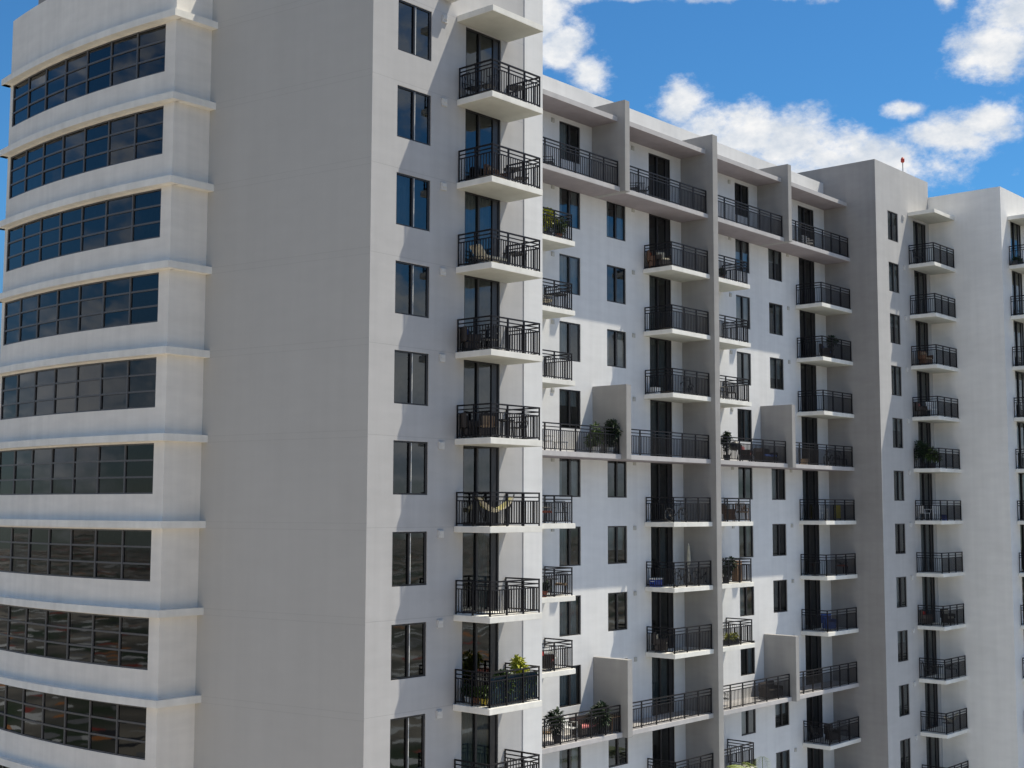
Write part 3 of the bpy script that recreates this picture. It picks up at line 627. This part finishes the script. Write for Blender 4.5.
ITEMS = [
    ('chair', 1, 33.6, 31.2, 80, 'black metal chair at the left end of the topmost near balcony', 'black_metal'),
    ('chair', 1, 33.76, 30.6, -80, 'black metal chair beside the glass door on the topmost near balcony', 'black_metal'),
    ('table', 1, 35.16, 30.5, 0, 'small round black table on the topmost near balcony', 'black_metal'),
    ('chair', 1, 35.46, 31.15, 200, 'black metal chair at the right of the round table on the topmost near balcony', 'black_metal'),
    ('wicker', 2, 34.71, 31.05, 10, 'brown wicker chair behind the rail corner of the second near balcony', 'brown_wicker', 'tan_cloth'),
    ('table', 2, 35.07, 30.6, 0, 'round dark table on the second near balcony from the top', 'black_metal'),
    ('chair', 2, 35.5, 30.55, -40, 'tall dark chair at the right end of the second near balcony', 'dark_wicker'),
    ('lounger', 3, 33.6, 30.79, 0, 'low lounger with a pale cushion on the third near balcony', 'black_metal', 'cream_cloth'),
    ('square', 3, 35.24, 30.6, 0, 'square slatted black table on the third near balcony', 'black_metal'),
    ('wicker', 4, 33.6, 31.2, 60, 'dark wicker chair at the left end of the fourth near balcony', 'dark_wicker', 'blue_cloth'),
    ('chair', 4, 33.88, 30.55, -60, 'dark chair facing left on the fourth near balcony', 'black_metal'),
    ('wicker', 5, 33.6, 31.2, 60, 'dark wicker chair at the left end of the fifth near balcony', 'dark_wicker', 'dark_wicker'),
    ('wicker', 5, 33.79, 30.55, -50, 'dark wicker chair with tan cushion on the fifth near balcony', 'dark_wicker', 'tan_cloth'),
    ('square', 5, 34.58, 30.6, 0, 'low dark table in the middle of the fifth near balcony', 'black_metal'),
    ('chair', 5, 35.43, 30.6, -110, 'high backed black chair at the right of the fifth near balcony', 'dark_wicker'),
    ('flowerpot', 8, 33.6, 31.2, 0, 'white round flowerpot on the planted near balcony', 'pot_white', 'leaf_dark'),
    ('flowerpot', 8, 33.6, 30.86, 40, 'terracotta flowerpot in the middle of three on the planted near balcony', 'terracotta', 'leaf_mid'),
    ('flowerpot', 8, 33.6, 30.5, 80, 'yellow flowerpot beside the rail corner of the planted near balcony', 'yellow_cloth', 'leaf_mid'),
    ('plant', 8, 35.41, 30.5, 0, 'tall bright leafed plant standing above the dark mesh screen', 'pot_dark', 'leaf_bright', 1.55, 0.32),
    ('plant', 8, 34.39, 30.3, 50, 'low bushy plant behind the dark mesh screen', 'pot_dark', 'leaf_mid', 1.1, 0.34),
    ('chair', 1, 43.15, 35.6, 30, 'dark chair at the left end of the top wing balcony', 'black_metal'),
    ('plant', 2, 42.73, 35.25, 0, 'bushy yellow green plant on the highest small wing balcony', 'pot_dark', 'leaf_bright', 1.35, 0.5),
    ('plant', 2, 43.34, 35.2, 70, 'green plant in a terracotta pot beside the yellow green plant', 'terracotta', 'leaf_mid', 1.05, 0.4),
    ('square', 3, 43.21, 35.15, 0, 'square dark table on the second small wing balcony', 'black_metal'),
    ('chair', 3, 43.26, 35.85, 70, 'pale cushioned dark chair beside the square table on the wing', 'black_metal', 'cream_cloth'),
    ('plastic', 5, 42.8, 35.3, 20, 'white plastic chair at the left of the long terrace by two potted plants', 'white_plastic'),
    ('stool', 5, 43.54, 35.2, 0, 'low white stool on the long terrace by two potted plants', 'white_plastic'),
    ('plant', 5, 46.1, 35.3, 0, 'shorter leafy plant in a white pot beside the partition', 'pot_white', 'leaf_mid', 1.25, 0.42),
    ('plant', 5, 46.85, 35.1, 60, 'taller leafy plant in a white pot beside the partition', 'pot_white', 'leaf_dark', 1.6, 0.45),
    ('chair', 6, 42.73, 35.4, 60, 'dark chair with a rust red cushion on the small wing balcony below the long terrace', 'black_metal', 'rust_cloth'),
    ('chair', 6, 43.45, 35.13, -40, 'plain black chair on the small wing balcony below the long terrace', 'black_metal'),
    ('flowerpot', 7, 42.31, 35.1, 0, 'rust red flowerpot at the left of a small wing balcony', 'rust_cloth', 'leaf_dark'),
    ('chair', 7, 43.45, 35.13, -60, 'black chair at the right of the balcony with a rust red flowerpot', 'black_metal', 'tan_cloth'),
    ('table', 7, 43.0, 35.3, 0, 'small round table beside the rust red flowerpot', 'black_metal'),
    ('plastic', 8, 43.25, 35.5, 15, 'white plastic chair next to the red towelled chair', 'white_plastic'),
    ('wicker', 8, 42.56, 35.2, 30, 'chair draped in red cloth on a small wing balcony', 'dark_wicker', 'red_cloth'),
    ('chair', 9, 42.68, 35.3, 30, 'tan cushioned chair at the left end of the lower long terrace', 'wood', 'tan_cloth'),
    ('plant', 9, 43.27, 35.2, 0, 'dark dense shrub near the left end of the lower long terrace', 'pot_dark', 'leaf_dark', 1.3, 0.5),
    ('plastic', 9, 44.51, 35.5, 10, 'white plastic chair between the dark shrubs of the lower long terrace', 'white_plastic'),
    ('sofa', 9, 45.54, 35.5, 0, 'dark bench with a pink cushion on the lower long terrace', 'dark_wicker', 'pink_cloth'),
    ('plant', 9, 46.27, 35.2, 30, 'wide dark shrub beside the partition on the lower long terrace', 'pot_dark', 'leaf_dark', 1.35, 0.62),
    ('square', 9, 46.85, 35.1, 0, 'wooden table beside the partition on the lower long terrace', 'wood'),
    ('chair', 1, 49.32, 35.5, 30, 'dark chair at the left end of the top terrace right of the first fin', 'black_metal'),
    ('chair', 1, 49.96, 35.5, -40, 'second dark chair from the first fin on the top terrace', 'black_metal'),
    ('wicker', 2, 51.55, 35.95, 40, 'rust cushioned wicker chair in front of a wing glass door', 'brown_wicker', 'rust_cloth'),
    ('wicker', 2, 51.55, 35.44, -20, 'dark wicker chair with a cream cushion in front of a wing glass door', 'dark_wicker', 'cream_cloth'),
    ('bicycle', 4, 53.44, 35.4, 10, 'dark bicycle leaning near the second fin with a white box beyond'),
    ('box', 4, 51.55, 35.95, 0, 'small white box on the floor of a wing balcony', 'white_plastic'),
    ('bicycle', 6, 52.26, 35.3, -5, 'black bicycle parked before the glass door below the long right terrace'),
    ('cooler', 7, 51.55, 35.95, 0, 'blue cooler box with a white lid at the left of a wing balcony'),
    ('bicycle', 7, 52.49, 35.15, 5, 'left bicycle of two on the balcony with the blue cooler'),
    ('bicycle', 7, 54.1, 35.08, -8, 'right bicycle of two on the balcony with the blue cooler'),
    ('parasol', 7, 54.07, 35.8, 0, 'closed white parasol standing behind two bicycles on a wing balcony'),
    ('wicker', 8, 51.55, 35.71, 30, 'cream cushioned chair on the balcony under the blue cooler', 'dark_wicker', 'cream_cloth'),
    ('flowerpot', 2, 56.23, 35.1, 0, 'brown flowerpot on the highest small balcony past the tall fin', 'terracotta', 'leaf_dark'),
    ('chair', 4, 56.42, 35.3, 60, 'left dark chair of a pair on a small balcony past the tall fin', 'black_metal'),
    ('chair', 4, 57.42, 35.4, -60, 'right dark chair of a pair on a small balcony past the tall fin', 'black_metal'),
    ('plant', 5, 56.65, 35.2, 0, 'dark narrow shrub at the left end of the far long terrace', 'pot_dark', 'leaf_dark', 1.5, 0.3),
    ('grill', 5, 57.73, 35.4, 0, 'black kettle grill on the far long terrace'),
    ('wicker', 5, 58.79, 35.4, 20, 'dark chair with a pink red cushion on the far long terrace', 'dark_wicker', 'pink_cloth'),
    ('sofa', 5, 60.77, 35.4, 0, 'black sofa with a blue cushion beside the far partition', 'dark_wicker', 'blue_cloth'),
    ('wicker', 6, 56.93, 35.3, 40, 'wicker chair with a tan cushion below the far long terrace', 'brown_wicker', 'tan_cloth'),
    ('chair', 6, 57.85, 35.11, -40, 'tan chair at the right of a small balcony below the far long terrace', 'wood', 'tan_cloth'),
    ('plant', 7, 56.43, 35.2, 0, 'dark shrub at the left of a small balcony past the tall fin', 'pot_dark', 'leaf_dark', 1.2, 0.4),
    ('box', 7, 57.77, 35.4, 0, 'tall brown box on a small balcony past the tall fin', 'wood', 1.0),
    ('planter', 8, 56.65, 35.1, 0, 'low green planter trough on a small balcony past the tall fin', 'pot_dark', 'leaf_bright'),
    ('chair', 9, 56.18, 35.3, 50, 'dark chair at the left end of the lower far terrace', 'black_metal'),
    ('sofa', 9, 60.75, 35.3, 0, 'dark low sofa beside the lower far partition', 'dark_wicker', 'dark_wicker'),
    ('plastic', 1, 65.87, 35.5, 0, 'white plastic chair on the top terrace beside the far grey wall', 'white_plastic'),
    ('wicker', 3, 67.35, 35.3, 20, 'chair with a blue cushion on a balcony beside the far grey wall', 'dark_wicker', 'blue_cloth'),
    ('plant', 3, 68.25, 35.4, 0, 'dark plant behind the blue cushioned chair by the far grey wall', 'pot_dark', 'leaf_dark', 1.5, 0.3),
    ('box', 5, 64.55, 35.2, 0, 'tan box on the far right terrace of the wing', 'tan_cloth'),
    ('bicycle', 5, 67.46, 35.3, 8, 'dark bicycle on the far right terrace of the wing'),
    ('chair', 5, 69.0, 35.36, -30, 'dark chair against the far grey wall beside a bicycle', 'black_metal'),
    ('plastic', 6, 66.76, 35.3, 20, 'white chair with its back to the rail beside a yellow board', 'white_plastic'),
    ('board', 6, 68.67, 35.5, 0, 'yellow board leaning on the balcony beside the far grey wall', 'yellow_cloth'),
    ('table', 7, 66.2, 35.61, 0, 'round dark table on a balcony beside the far grey wall', 'black_metal'),
    ('chair', 7, 68.95, 35.4, -30, 'dark chair in the right corner of a balcony beside the far grey wall', 'black_metal', 'rust_cloth'),
    ('wicker', 8, 67.1, 35.3, -30, 'wide chair with bright blue cushion near the far grey wall', 'blue_cloth', 'blue_cloth'),
    ('chair', 10, 66.2, 35.67, 40, 'left dark chair on the lowest visible balcony by the far grey wall', 'black_metal'),
    ('wicker', 10, 67.2, 35.3, -20, 'dark wicker chair on the lowest visible balcony by the far grey wall', 'dark_wicker', 'dark_wicker'),
    ('chair', 10, 68.48, 35.3, -50, 'right dark chair on the lowest visible balcony by the far grey wall', 'black_metal'),
    ('chair', 1, 73.9, 32.59, 40, 'black chair on the topmost far balcony', 'black_metal'),
    ('wicker', 3, 73.9, 32.32, -20, 'brown wicker chair on the third far balcony', 'brown_wicker', 'tan_cloth'),
    ('wicker', 4, 73.9, 32.65, 30, 'chair with a salmon cushion on the fourth far balcony', 'dark_wicker', 'pink_cloth'),
    ('plastic', 4, 74.05, 32.1, -20, 'white plastic chair on the fourth far balcony', 'white_plastic'),
    ('plant', 5, 73.9, 32.65, 0, 'wide leafy plant at the left of the planted far balcony', 'pot_dark', 'leaf_dark', 1.5, 0.6),
    ('plant', 5, 73.9, 32.06, 50, 'second leafy plant at the middle of the planted far balcony', 'pot_dark', 'leaf_mid', 1.2, 0.45),
    ('plastic', 6, 73.9, 32.65, 60, 'left white plastic chair of two facing each other on a far balcony', 'white_plastic'),
    ('plastic', 6, 74.12, 32.0, -60, 'right white plastic chair of two facing each other on a far balcony', 'white_plastic'),
    ('box', 6, 75.11, 32.0, 0, 'blue storage box beside the white plastic chairs', 'blue_plastic'),
    ('wicker', 8, 73.9, 32.65, 20, 'red draped chair on a lower far balcony', 'dark_wicker', 'red_cloth'),
    ('wicker', 8, 75.27, 32.0, -20, 'cream cushioned chair at the right of a lower far balcony', 'dark_wicker', 'cream_cloth'),
    ('chair', 9, 73.9, 32.65, 30, 'left black chair on the ninth far balcony', 'black_metal'),
    ('chair', 9, 75.49, 32.0, -30, 'right black chair on the ninth far balcony', 'black_metal'),
    ('table', 9, 73.9, 32.1, 0, 'round black table between two black chairs on the ninth far balcony', 'black_metal'),
    ('chair', 10, 74.86, 32.0, -30, 'dark chair behind the cream hammock on a far balcony', 'black_metal'),
    ('planter', 1, 78, 28.28, 0, 'green planter trough on the topmost balcony at the right edge', 'pot_dark', 'leaf_dark'),
]

for it in ITEMS: place(*it)

# hammock slung across the sixth near balcony, seen through the rail
t = thing('hammock', 'cream and yellow hammock slung on a dark stand across a near balcony', 'hammock', (34.6, 30.9, F(6)))
c1_, c2_ = MB(), MB(); n_ = 20
def hz(u): return .98 - .52 * (1 - (2 * u - 1) ** 2)
for i in range(n_):
    u0, u1 = i / n_, (i + 1) / n_
    for mbx, ya, yb in ((c1_, -.30, .02), (c2_, .02, .30)):
        w0, w1 = .35 + .65 * math.sin(math.pi * u0), .35 + .65 * math.sin(math.pi * u1)
        mbx.quad((-.95 + 1.8 * u0, ya * w0, hz(u0) + abs(ya) * .35 * w0), (-.95 + 1.8 * u1, ya * w1, hz(u1) + abs(ya) * .35 * w1), (-.95 + 1.8 * u1, yb * w1, hz(u1) + abs(yb) * .35 * w1), (-.95 + 1.8 * u0, yb * w0, hz(u0) + abs(yb) * .35 * w0))
part('cloth', c1_, 'cream_cloth', t); part('fringe', c2_, 'pale_yellow', t)
mb = MB(); mb.tube((-1.05, 0, 1.08), (-.95, 0, .98), .01); mb.tube((.85, 0, .98), (.98, 0, 1.08), .01); part('rope', mb, 'cream_cloth', t)
mb = MB(); mb.tube((.98, 0, 1.1), (.42, 0, .03), .03); mb.tube((-1.05, 0, 1.1), (-.50, 0, .03), .03); mb.tube((-.6, 0, .03), (.5, 0, .03), .03)
for x in (-.45, .38): mb.tube((x, -.28, .03), (x, .5, .03), .025)
part('stand', mb, 'black_metal', t)
# mesh screen tied inside the front rail of the planted balcony
t = thing('privacy_screen', 'dark teal mesh screen tied along the front rail of a planted near balcony', 'screen', (34.55, 29.99, F(8)))
mb = MB(); nx = 40
for i in range(nx):
    a, b = -1.24 + 2.48 * i / nx, -1.24 + 2.48 * (i + 1) / nx; f_ = lambda q: .012 * math.sin(q * 9) + .006 * math.sin(q * 31)
    mb.quad((a, f_(a), .10), (b, f_(b), .10), (b, f_(b), .98), (a, f_(a), .98))
part('mesh_cloth', mb, 'teal_cloth', t)
mb = MB()
rnd = random.Random(5)
for i in range(170):
    p = Vector((rnd.uniform(-1.2, 1.2), -.018, rnd.uniform(.2, 1.0))); mb.leaf(p, (rnd.uniform(-1, 1), -.15, rnd.uniform(-.6, 1)), rnd.uniform(.06, .13), .04, droop=.1)
part('ivy', mb, 'leaf_mid', t)
# cream sheet slung over the front rail of a far balcony
t = thing('hanging_sheet', 'cream sheet slung along the rail of a lower far balcony', 'sheet', (74.4, 31.62, F(10)))
mb = MB(); nx = 24
for i in range(nx):
    a, b = i / nx, (i + 1) / nx; za, zb = 1.05 - .33 * math.sin(math.pi * a), 1.05 - .33 * math.sin(math.pi * b)
    mb.quad((-.7 + 1.8 * a, .02, za - .16), (-.7 + 1.8 * b, .02, zb - .16), (-.7 + 1.8 * b, .0, zb), (-.7 + 1.8 * a, .0, za)); mb.quad((-.7 + 1.8 * a, .14, za - .1), (-.7 + 1.8 * a, .0, za), (-.7 + 1.8 * b, .0, zb), (-.7 + 1.8 * b, .14, zb - .1))
part('cloth', mb, 'cream_cloth', t)
mb = MB(); mb.tube((-.72, .02, 1.05), (-.78, .02, 1.12), .008); mb.tube((1.1, .02, 1.05), (1.2, .02, 1.12), .008); part('cord', mb, 'cream_cloth', t)

# palm in front of the recessed wing: only its crown tips reach into the picture
t = thing('palm_tree', 'yellow green palm whose frond tips rise in front of the recessed wing', 'palm tree', (53.4, 31.6, 0))
mb = MB(); N_ = 10; PH = 12.3
for i in range(N_):
    z0, z1 = PH * i / N_, PH * (i + 1) / N_; mb.tube((.25 * math.sin(i * .25), 0, z0), (.25 * math.sin((i + 1) * .25), 0, z1), .19 - .006 * i, .185 - .006 * i, 10, caps=False)
part('trunk', mb, 'trunk', t)
rnd = random.Random(3)
for i in range(22):
    az_ = i * 2.399; up_ = rnd.uniform(.15, 1.25); L_ = rnd.uniform(1.9, 2.5); f = MB(); base = Vector((.17, 0, PH)); pts = []
    for j in range(11):
        s_ = j / 10; r_ = L_ * s_; zz = math.sin(up_) * r_ - .42 * r_ * r_ * (.5 if up_ > .9 else .8) * .5; pts.append(base + Vector((math.cos(az_) * math.cos(up_) * r_, math.sin(az_) * math.cos(up_) * r_, zz)))
    for a, b in zip(pts, pts[1:]): f.tube(a, b, .016, .012, 4, caps=False)
    for j in range(1, 60):
        s_ = j / 60 * 10; q = min(int(s_), 9); p = pts[q].lerp(pts[q + 1], s_ - q); d = (pts[q + 1] - pts[q]).normalized(); side = d.cross(Vector((0, 0, 1))).normalized()
        l_ = .55 * math.sin(math.pi * min(1, .12 + .86 * j / 60)) + .08
        for sg in (-1, 1): f.leaf(p, d * .75 + side * sg + Vector((0, 0, .25)), l_ * rnd.uniform(.85, 1.1), .028, droop=.25)
    part('frond', f, 'palm_leaf', t)

#F1#

# ------------------------------------------------------------------ ground
mb = MB(); mb.quad((-900, -900, 0), (900, -900, 0), (900, 900, 0), (-900, 900, 0))
m, nt, b = new_mat('ground_mix'); N = nt.nodes; L = nt.links
geo = N.new('ShaderNodeNewGeometry'); n1 = N.new('ShaderNodeTexNoise'); n1.inputs['Scale'].default_value = .035; n1.inputs['Detail'].default_value = 7
L.new(geo.outputs['Position'], n1.inputs['Vector']); cr = N.new('ShaderNodeValToRGB'); L.new(n1.outputs['Fac'], cr.inputs[0])
e = cr.color_ramp.elements; e[0].position = .40; e[0].color = (.035, .055, .02, 1); e[1].position = .62; e[1].color = (.30, .265, .21, 1)
x = cr.color_ramp.elements.new(.50); x.color = (.12, .11, .09, 1)
vo = N.new('ShaderNodeTexVoronoi'); vo.inputs['Scale'].default_value = .33; L.new(geo.outputs['Position'], vo.inputs['Vector'])
sc_ = N.new('ShaderNodeSeparateColor'); L.new(vo.outputs['Color'], sc_.inputs[0])
cc = N.new('ShaderNodeValToRGB'); cc.color_ramp.interpolation = 'CONSTANT'; L.new(sc_.outputs[1], cc.inputs[0])
ce = cc.color_ramp.elements; ce[0].position = 0; ce[0].color = (.55, .55, .53, 1); ce[1].position = .45; ce[1].color = (.30, .05, .03, 1)
for p_, c_ in ((.55, (.45, .18, .05, 1)), (.62, (.03, .03, .035, 1)), (.8, (.2, .2, .2, 1))): ce.new(p_).color = c_
gt = N.new('ShaderNodeMath'); gt.operation = 'GREATER_THAN'; gt.inputs[1].default_value = .80; L.new(sc_.outputs[0], gt.inputs[0])
gm = N.new('ShaderNodeMix'); gm.data_type = 'RGBA'; L.new(gt.outputs[0], gm.inputs['Factor']); L.new(cr.outputs[0], gm.inputs['A']); L.new(cc.outputs[0], gm.inputs['B'])
L.new(gm.outputs['Result'], b.inputs['Base Color']); b.inputs['Roughness'].default_value = .95; M['ground_mix'] = m
g = link('ground', mb.mesh('ground', ['ground_mix'])); g['kind'] = 'structure'

simple('bounce_paving', (0.42, 0.43, 0.44), 0.9, var=.15, scale=.4)
simple('bounce_paving_warm', (0.60, 0.515, 0.415), 0.9, var=.15, scale=.4)
mb = MB(); mb.quad((29, -25, .004), (150, -25, .004), (150, 50, .004), (29, 50, .004))
g = link('bounce_pavement', mb.mesh('bounce_pavement', ['bounce_paving'])); g['kind'] = 'structure'  # unseen sheet added to bounce cool light onto the front walls
mb = MB(); mb.quad((-25, -10, .004), (29, -10, .004), (29, 70, .004), (-25, 70, .004))
g = link('warm_bounce_pavement', mb.mesh('warm_bounce_pavement', ['bounce_paving_warm'])); g['kind'] = 'structure'  # unseen warm paving, added to throw light up the end wall and bay

# ------------------------------------------------------------------ sun and sky
SUN = Vector((2.80, -1.72, 6.15)).normalized()
sd = bpy.data.lights.new('sun', 'SUN'); sd.energy = 4.2; sd.angle = math.radians(0.5); sd.color = (1.0, .93, .785)
so = bpy.data.objects.new('sun', sd); C.objects.link(so); so.rotation_euler = (-SUN).to_track_quat('-Z', 'Y').to_euler(); so.location = (0, 0, 90)
W = bpy.data.worlds.new('World'); scene.world = W; W.use_nodes = True
N = W.node_tree.nodes; L = W.node_tree.links; N.clear()
out = N.new('ShaderNodeOutputWorld'); bg = N.new('ShaderNodeBackground'); bg.inputs['Strength'].default_value = 0.05
sky = N.new('ShaderNodeTexSky'); sky.sky_type = 'NISHITA'; sky.sun_disc = False
sky.sun_elevation = math.asin(SUN.z); sky.sun_rotation = math.atan2(SUN.x, SUN.y); sky.air_density = 1.0; sky.dust_density = 0.0; sky.ozone_density = 2.5
tc = N.new('ShaderNodeTexCoord')
def mth(op, a, b=None, c=None, clamp=False):
    n = N.new('ShaderNodeMath'); n.operation = op; n.use_clamp = clamp
    for i, v in enumerate((a, b, c)):
        if v is None: continue
        if isinstance(v, (int, float)): n.inputs[i].default_value = v
        else: L.new(v, n.inputs[i])
    return n.outputs[0]
sp = N.new('ShaderNodeSeparateXYZ'); L.new(tc.outputs['Generated'], sp.inputs[0])
az = mth('MULTIPLY', mth('ARCTAN2', sp.outputs[0], sp.outputs[1]), 57.2958)
el = mth('MULTIPLY', mth('ARCSINE', sp.outputs[2]), 57.2958)
def noise(scale, detail, rough=.55, stretch=(1, 1, 1.6)):
    mp = N.new('ShaderNodeMapping'); mp.inputs['Scale'].default_value = stretch; L.new(tc.outputs['Generated'], mp.inputs['Vector'])
    n = N.new('ShaderNodeTexNoise'); n.inputs['Scale'].default_value = scale; n.inputs['Detail'].default_value = detail; n.inputs['Roughness'].default_value = rough
    L.new(mp.outputs[0], n.inputs['Vector']); return n.outputs['Fac']
nb = noise(30, 11, .64)
# cumulus heaps: azimuth, elevation, half widths; last pair unseen, added to pale window reflections
BLOBS = [(50.3, 21.0, 1.3, 1.6), (51.0, 19.7, 1.3, 1.1), (52.2, 18.6, 1.0, 0.8), (51.5, 21.9, 2.4, 0.5), (54.6, 21.8, 2.2, 0.35), (57.5, 21.7, 2.0, 0.45), (56.5, 17.1, 1.2, 1.0), (57.4, 16.3, 1.4, 1.0), (59.2, 15.8, 2.2, 1.2), (61.0, 15.4, 2.0, 1.3), (62.6, 14.7, 2.4, 1.2), (65.0, 14.5, 2.8, 1.0), (67.4, 15.2, 1.9, 0.95), (69.1, 15.8, 1.6, 0.85), (69.7, 18.5, 2.2, 1.1), (70.6, 19.7, 1.6, 1.2), (65.8, 16.4, 0.8, 0.4), (62.3, 21.6, 2.9, 0.55), (67.5, 20.9, 0.5, 0.8), (58, 13, 8, 2.2), (128, 5, 34, 5.5), (-31, 4.5, 14, 4.0)]
dens = None
for a0, e0, ra, re in BLOBS:
    dx = mth('MULTIPLY', mth('SUBTRACT', az, a0), 1 / ra); dy = mth('MULTIPLY', mth('SUBTRACT', el, e0), 1 / re)
    d = mth('SUBTRACT', 1.0, mth('SQRT', mth('ADD', mth('MULTIPLY', dx, dx), mth('MULTIPLY', dy, dy))))
    dens = d if dens is None else mth('MAXIMUM', dens, d)
dens = mth('MAXIMUM', dens, -1.2)
# scattered cumulus in the rest of the sky
inframe = mth('LESS_THAN', mth('ABSOLUTE', mth('SUBTRACT', az, 49.0)), 24.0)
wide = mth('SUBTRACT', mth('MULTIPLY', noise(5, 3), 5.0), 2.85)
wide = mth('SUBTRACT', wide, mth('MULTIPLY', inframe, 5.0))
dens = mth('MAXIMUM', dens, wide)
cov = mth('ADD', dens, mth('MULTIPLY', mth('SUBTRACT', nb, .5), 2.6))
mask = N.new('ShaderNodeMapRange'); mask.interpolation_type = 'SMOOTHSTEP'; mask.inputs['From Min'].default_value = -.30; mask.inputs['From Max'].default_value = .66; L.new(cov, mask.inputs['Value'])
shade = N.new('ShaderNodeMapRange'); shade.inputs['From Min'].default_value = .34; shade.inputs['From Max'].default_value = .62; L.new(noise(34, 7, .6), shade.inputs['Value'])
ccol = N.new('ShaderNodeMix'); ccol.data_type = 'RGBA'; ccol.inputs['A'].default_value = (9.6, 10.6, 12.0, 1); ccol.inputs['B'].default_value = (14.6, 14.6, 14.6, 1); L.new(shade.outputs[0], ccol.inputs['Factor'])
skm = N.new('ShaderNodeMix'); skm.data_type = 'RGBA'; skm.blend_type = 'MULTIPLY'; skm.inputs['Factor'].default_value = 1; 
hz_ = N.new('ShaderNodeMapRange'); hz_.interpolation_type = 'SMOOTHSTEP'; hz_.inputs['From Min'].default_value = 4; hz_.inputs['From Max'].default_value = 13; L.new(el, hz_.inputs['Value'])
tint = N.new('ShaderNodeMix'); tint.data_type = 'RGBA'; tint.inputs['A'].default_value = (.56, .72, .92, 1); tint.inputs['B'].default_value = (.64, 1.40, 1.90, 1); L.new(hz_.outputs[0], tint.inputs['Factor']); 
hi_ = N.new('ShaderNodeMapRange'); hi_.interpolation_type = 'SMOOTHSTEP'; hi_.inputs['From Min'].default_value = 22; hi_.inputs['From Max'].default_value = 48; L.new(el, hi_.inputs['Value'])
tin2 = N.new('ShaderNodeMix'); tin2.data_type = 'RGBA'; tin2.inputs['B'].default_value = (1.0, 1.16, 1.32, 1); L.new(hi_.outputs[0], tin2.inputs['Factor']); L.new(tint.outputs['Result'], tin2.inputs['A']); L.new(tin2.outputs['Result'], skm.inputs['B'])
L.new(sky.outputs[0], skm.inputs['A'])
mixc = N.new('ShaderNodeMix'); mixc.data_type = 'RGBA'; L.new(mask.outputs[0], mixc.inputs['Factor']); L.new(skm.outputs['Result'], mixc.inputs['A']); L.new(ccol.outputs['Result'], mixc.inputs['B'])
L.new(mixc.outputs['Result'], bg.inputs['Color']); L.new(bg.outputs[0], out.inputs['Surface'])

# ------------------------------------------------------------------ camera
cam = bpy.data.cameras.new('camera'); co = bpy.data.objects.new('camera', cam); C.objects.link(co); scene.camera = co
cam.sensor_width = 36.0; cam.sensor_fit = 'HORIZONTAL'; cam.lens = 1324.28 / 1024 * 36; cam.clip_end = 3000; cam.clip_start = .1
yw, pt, rl = 0.853815, 0.0939934, 0.0031453
fw = Vector((math.sin(yw) * math.cos(pt), math.cos(yw) * math.cos(pt), math.sin(pt))); rt = Vector((math.cos(yw), -math.sin(yw), 0)); up = rt.cross(fw)
rt2 = rt * math.cos(rl) + up * math.sin(rl); up2 = up * math.cos(rl) - rt * math.sin(rl)
mw = Matrix((rt2, up2, -fw)).transposed().to_4x4(); mw.translation = (0, 0, HEAD7 + 0.76485); co.matrix_world = mw

vs = scene.view_settings; vs.view_transform = 'Standard'; vs.look = 'None'; vs.gamma = 1.0; vs.exposure = 0.36; vs.use_curve_mapping = False
scene.render.engine = 'CYCLES'; scene.cycles.max_bounces = 8; scene.cycles.transparent_max_bounces = 12; scene.cycles.diffuse_bounces = 4
